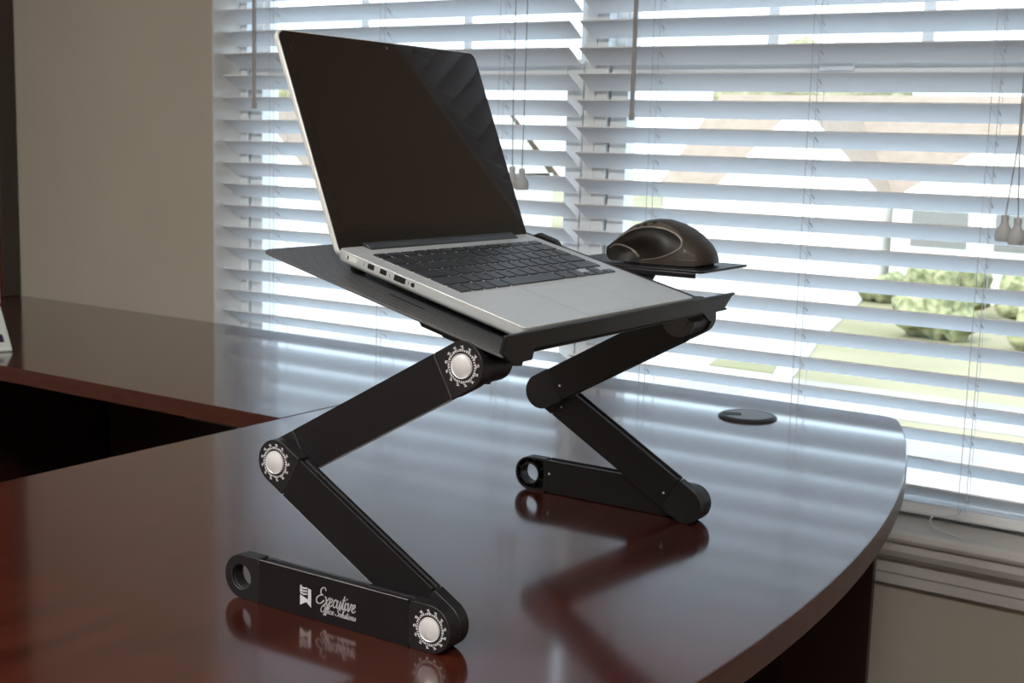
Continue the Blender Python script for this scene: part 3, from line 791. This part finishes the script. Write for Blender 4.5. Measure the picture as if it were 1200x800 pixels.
lw = smooth_pts([(.97,.0165,0),(.90,.0172,0),(.82,.0165,0),(.74,.0135,0),(.67,.0085,0),(.62,.0040,0)], 5)  # dark overlay: shade under the thumb rest put into the colour
for a_ in lw:
    zb_ = interp(ZB, a_.x)
    cur = [bm.verts.new(mouse_pt(a_.x, f_of(a_.x, zb_+(a_.y-zb_)*k/4), .0003)) for k in range(5)]
    if pr_:
        for k in range(4): bm.faces.new((pr_[k], cur[k], cur[k+1], pr_[k+1]))
    pr_ = cur
obj('thumb_rest_shade', bm, 'mouse_gloss', ms, smooth=True)
sm = smooth_pts([(.94,.0140,0),(.88,.0185,0),(.80,.0185,0),(.72,.0150,0),(.66,.0100,0),(.62,.0060,0)], 5)
bm = BM(); tube(bm, [mouse_pt(p.x, f_of(p.x, p.y), .0003) for p in sm], [.0006+.0012*i/len(sm) for i in range(len(sm))], 8)
obj('thumb_rest_line', bm, 'mouse_silver', ms, smooth=True)
bm = BM(); ov = [(.595+.105*math.cos(t), .0434-.0045*(.105*math.cos(t))/.1*.6+.0021*math.sin(t)) for t in [2*math.pi*i/28 for i in range(28)]]
bm.faces.new([bm.verts.new(mouse_pt(a, f_of(a, b_), .0007)) for a, b_ in ov]); obj('side_buttons', bm, 'rubber', ms)
bm = BM()
for s0 in (.545, .625):
    for q in (0, .022):
        bm.faces.new([bm.verts.new(mouse_pt(a, f_of(a, b_), .0010)) for a, b_ in ((s0+q,.0430),(s0+q+.014,.0427),(s0+q+.014,.0436),(s0+q,.0439))])
obj('button_marking', bm, 'mouse_silver', ms)
bm = BM(); tube(bm, [mouse_pt(.06+.16*i/10, f_of(.06+.16*i/10, .0075), .0002) for i in range(11)], .0006, 6); obj('seam_line', bm, 'mouse_silver', ms)
bm = BM(); cyl(bm, (.003, .098, .0245), (1,0,0), .0115, .007, 28); obj('scroll_wheel', bm, 'rubber', ms, smooth=True)
bm = BM()
for y in (.012, .108): box(bm, -.018, .018, y-.004, y+.004, -.0008, .0012)
obj('glide_pad', bm, 'rubber', ms)

# ------------------------------------------------------------------ outdoors, seen through the slats
GZ = -3.3
struct(obj('floor_outside_lawn', bx(-90, 60, 2.6, 120, GZ-.2, GZ), 'grass'))
struct(obj('floor_outside_road', bx(-90, 60, 14.5, 20.9, GZ, GZ+.02), 'road'))
struct(obj('floor_outside_path', bx(-90, 60, 21.8, 24.3, GZ, GZ+.02), 'road'))
struct(obj('floor_outside_sidewalk', bx(-90, 60, 3.5, 13.8, GZ, GZ+.02), 'drive'))
def house(x0, x1, y, depth, hwall, hridge, label, gables, windows, garage=None):
    h = thing('house', label, 'house', ((x0+x1)/2, y+depth/2, GZ))
    ox, oy = h.location.x, h.location.y
    obj('wall', bx(x0-ox, x1-ox, y-oy, y+depth-oy, 0, hwall), 'house_wall', h)
    bm = BM(); e = .5
    prism(bm, [(y-e, hwall-.15), (y+depth/2, hridge), (y+depth+e, hwall-.15), (y+depth+e, hwall-.22), (y+depth/2, hridge-.07), (y-e, hwall-.22)], x0-.1, x1+.1, lambda a, b_, d: (d-ox, a-oy, b_))
    obj('roof', bm, 'roof', h)
    bm = BM(); prism(bm, [(y, hwall-.3), (y+depth/2, hridge-.1), (y+depth, hwall-.3)], x0, x1, lambda a, b_, d: (d-ox, a-oy, b_)); obj('end_gable', bm, 'house_wall', h)
    for (ga, gb, gz, gy) in gables:
        bm = BM(); gm = (ga+gb)/2
        prism(bm, [(ga, 0), (gb, 0), (gb, hwall-.01), (gm, gz-.005), (ga, hwall-.01)], gy-.05, y+depth/2, lambda a, b_, d: (a-ox, d-oy, b_))
        obj('gable_wall', bm, 'house_wall', h)
        bm = BM()
        s_ = (gz-hwall)/(gm-ga)
        prism(bm, [(ga-.03, hwall-.03*s_-.05), (gm, gz), (gb+.03, hwall-.03*s_-.05), (gb+.03, hwall-.03*s_+.0), (gm, gz+.05), (ga-.03, hwall-.03*s_+.0)], gy+.02, y+depth/2, lambda a, b_, d: (a-ox, d-oy, b_))
        obj('gable_roof', bm, 'roof', h)
    for (wx, wz, ww, wh, wy) in windows:
        w = obj('window', bx(wx-.1-ox, wx+ww+.1-ox, wy-.06-oy, wy-oy+.02, wz-.1, wz+wh+.1), 'house_trim', h)
        obj('pane', bx(wx-ox, wx+ww-ox, wy-.09-oy, wy-.055-oy, wz, wz+wh), 'house_window', w)
    if garage:
        gx, gw, gy = garage
        bm = BM(); box(bm, gx-ox, gx+gw-ox, gy-.08-oy, gy-oy+.02, 0, 2.2)
        g = obj('garage_door', bm, 'house_trim', h)
    return h
house(-21.5, -5.5, 42, 9, 3.05, 6.4, 'cream house with tan roof and white gable across the road, seen through the right blind',
      [(-18.9,-13.2,5.9,40.5), (-12.9,-7.0,4.9,40.8)], [(-12.3,1.6,1.7,1.1,40.8), (-9.8,1.6,2.2,1.1,40.8)], (-18.3, 4.4, 40.5))
house(-47, -33, 44, 9, 3.0, 6.2, 'cream house with tan roof across the road, seen through the left blind',
      [(-45,-39,5.6,42.5)], [(-38,1.2,1.6,1.2,44), (-35.5,1.2,1.2,1.2,44)], (-44.2, 4.2, 42.5))
bm = BM(); prism(bm, [(-60,23.4),(-9.2,23.4),(-10.9,29.6),(-13.4,40.5),(-60,40.5)], GZ, GZ+.03, lambda a, b_, d: (a, b_, d))
struct(obj('floor_outside_driveway', bm, 'drive'))
bm = BM(); prism(bm, [(-11.3,24.4),(-9.9,24.4),(-10.3,25.6),(-11.6,25.5)], GZ+.03, GZ+.06, lambda a, b_, d: (a, b_, d))
struct(obj('floor_outside_lawn_patch', bm, 'grass'))
def lobes(bm, items, sub=3, amp=.12):
    for (x, y, z, rr) in items:
        m_ = Matrix.Translation((x, y, z))
        ret_ = bmesh.ops.create_icosphere(bm, subdivisions=sub, radius=rr, matrix=m_)
        for v in ret_['verts']:
            c = Vector((x, y, z)); d = (v.co-c)
            k = 1+amp*(math.sin(5.1*d.x/rr+x*3)+math.sin(6.3*d.y/rr+y)+math.sin(5.7*d.z/rr+z*5))+random.uniform(-.05, .05)
            v.co = c+d*k
def bush(x, y, w, h, label):
    t = thing('shrub', label, 'shrub', (x, y, GZ), 0, 'shrubs on the far lawn')
    bm = BM(); lobes(bm, [((random.uniform(-.35,.35))*w, random.uniform(-.2,.2)*w, h*random.uniform(.26,.60), h*random.uniform(.30,.42)) for _ in range(12)])
    obj('foliage', bm, 'leaf', t, smooth=True)
    bm = BM(); cyl(bm, (0,0,0), (0,0,1), .06, h*.5, 8); obj('stem', bm, 'bark', t)
for x, y, w, h in ((-10.0,36.5,2.0,1.7), (-7.3,36.5,2.0,1.9), (-4.4,36,2.2,1.6), (-8.8,32.2,2.0,1.2), (-6.0,31.6,2.2,1.3), (-3.0,31,2.2,1.5), (-12.4,38.8,1.2,.9), (-24.8,38,2.4,1.6), (-29,39,2.2,1.3)):
    bush(x, y, w, h, 'rounded green shrub on the lawn in front of the houses across the road')
def tree(x, y, hh, rr, label, ntr):
    t = thing('tree', label, 'tree', (x, y, GZ), 0)
    bm = BM(); tube(bm, [(0,0,0),(.05,0,hh*.3),(0,.1,hh*.6)], [.28,.2,.12], 10); obj('trunk', bm, 'bark', t)
    bm = BM(); lobes(bm, [(random.uniform(-.6,.6)*rr, random.uniform(-.5,.5)*rr, hh*random.uniform(.62,.85), rr*random.uniform(.45,.62)) for _ in range(ntr)]); obj('crown', bm, 'tree', t, smooth=True)
tree(-24, 62, 8.6, 4.2, 'pale olive tree behind the cream house with the white gable, on its left', 9)
tree(-4.0, 60, 8.4, 4.0, 'pale olive tree behind the right end of the cream house', 8)
tree(-54, 60, 8.2, 4.5, 'pale olive tree behind the house seen through the left blind', 8)

# ------------------------------------------------------------------ light
wd = bpy.data.worlds.new('sky'); bpy.context.scene.world = wd; wd.use_nodes = True
bg = wd.node_tree.nodes['Background']
bg.inputs['Color'].default_value = (.69,.845,1,1); bg.inputs['Strength'].default_value = 4.0
sun = bpy.data.lights.new('sun', 'SUN'); sun.energy = 3.5; sun.angle = R(.6); sun.color = (1,.95,.86)
so = bpy.data.objects.new('sun', sun); C.objects.link(so)
so.rotation_euler = Vector((.25, .62, -.75)).normalized().to_track_quat('-Z', 'Y').to_euler(); so.location = (0, -5, 12)
# unseen fill panels added behind the camera to brighten the room
for i, (x, y) in enumerate(((-1.6,-.9), (.7,-.9))):
    t = thing('fill_light', 'added unseen fill light panel at the ceiling, %s of the pair' % ('left' if i == 0 else 'right'), 'fill light', (x, y, ZC), 0, None)
    obj('fill_panel', bx(-.56,.56,-.26,.26,-.045,-.04), 'fill_glow', t); bm = BM(); fill_frame_bars = [( -.6,.6,-.3,-.26),(-.6,.6,.26,.3),(-.6,-.56,-.26,.26),(.56,.6,-.26,.26)]
    for a in fill_frame_bars: box(bm, *a, -.05, 0)
    obj('fill_panel_frame', bm, 'trim', t)

# ------------------------------------------------------------------ camera
cam = bpy.data.cameras.new('camera'); co = bpy.data.objects.new('camera', cam); C.objects.link(co)
fw = Vector((-.5452436,.82457808,-.15093178)); rt = Vector((.83141969,.55492898,.02819819)); up = Vector((-.10700803,.11011277,.98814192))
co.matrix_world = Matrix(((rt.x,up.x,-fw.x,0),(rt.y,up.y,-fw.y,0),(rt.z,up.z,-fw.z,DZ+.4253),(0,0,0,1)))
cam.sensor_width = 36; cam.lens = 1544.49/1200*36; cam.clip_start = .02; cam.clip_end = 300
cam.dof.use_dof = True; cam.dof.focus_distance = 1.15; cam.dof.aperture_fstop = 20
sc = bpy.context.scene; sc.camera = co
sc.view_settings.view_transform = 'Standard'; sc.view_settings.look = 'None'; sc.view_settings.gamma = 1; sc.view_settings.exposure = 0
sc.view_settings.use_curve_mapping = False
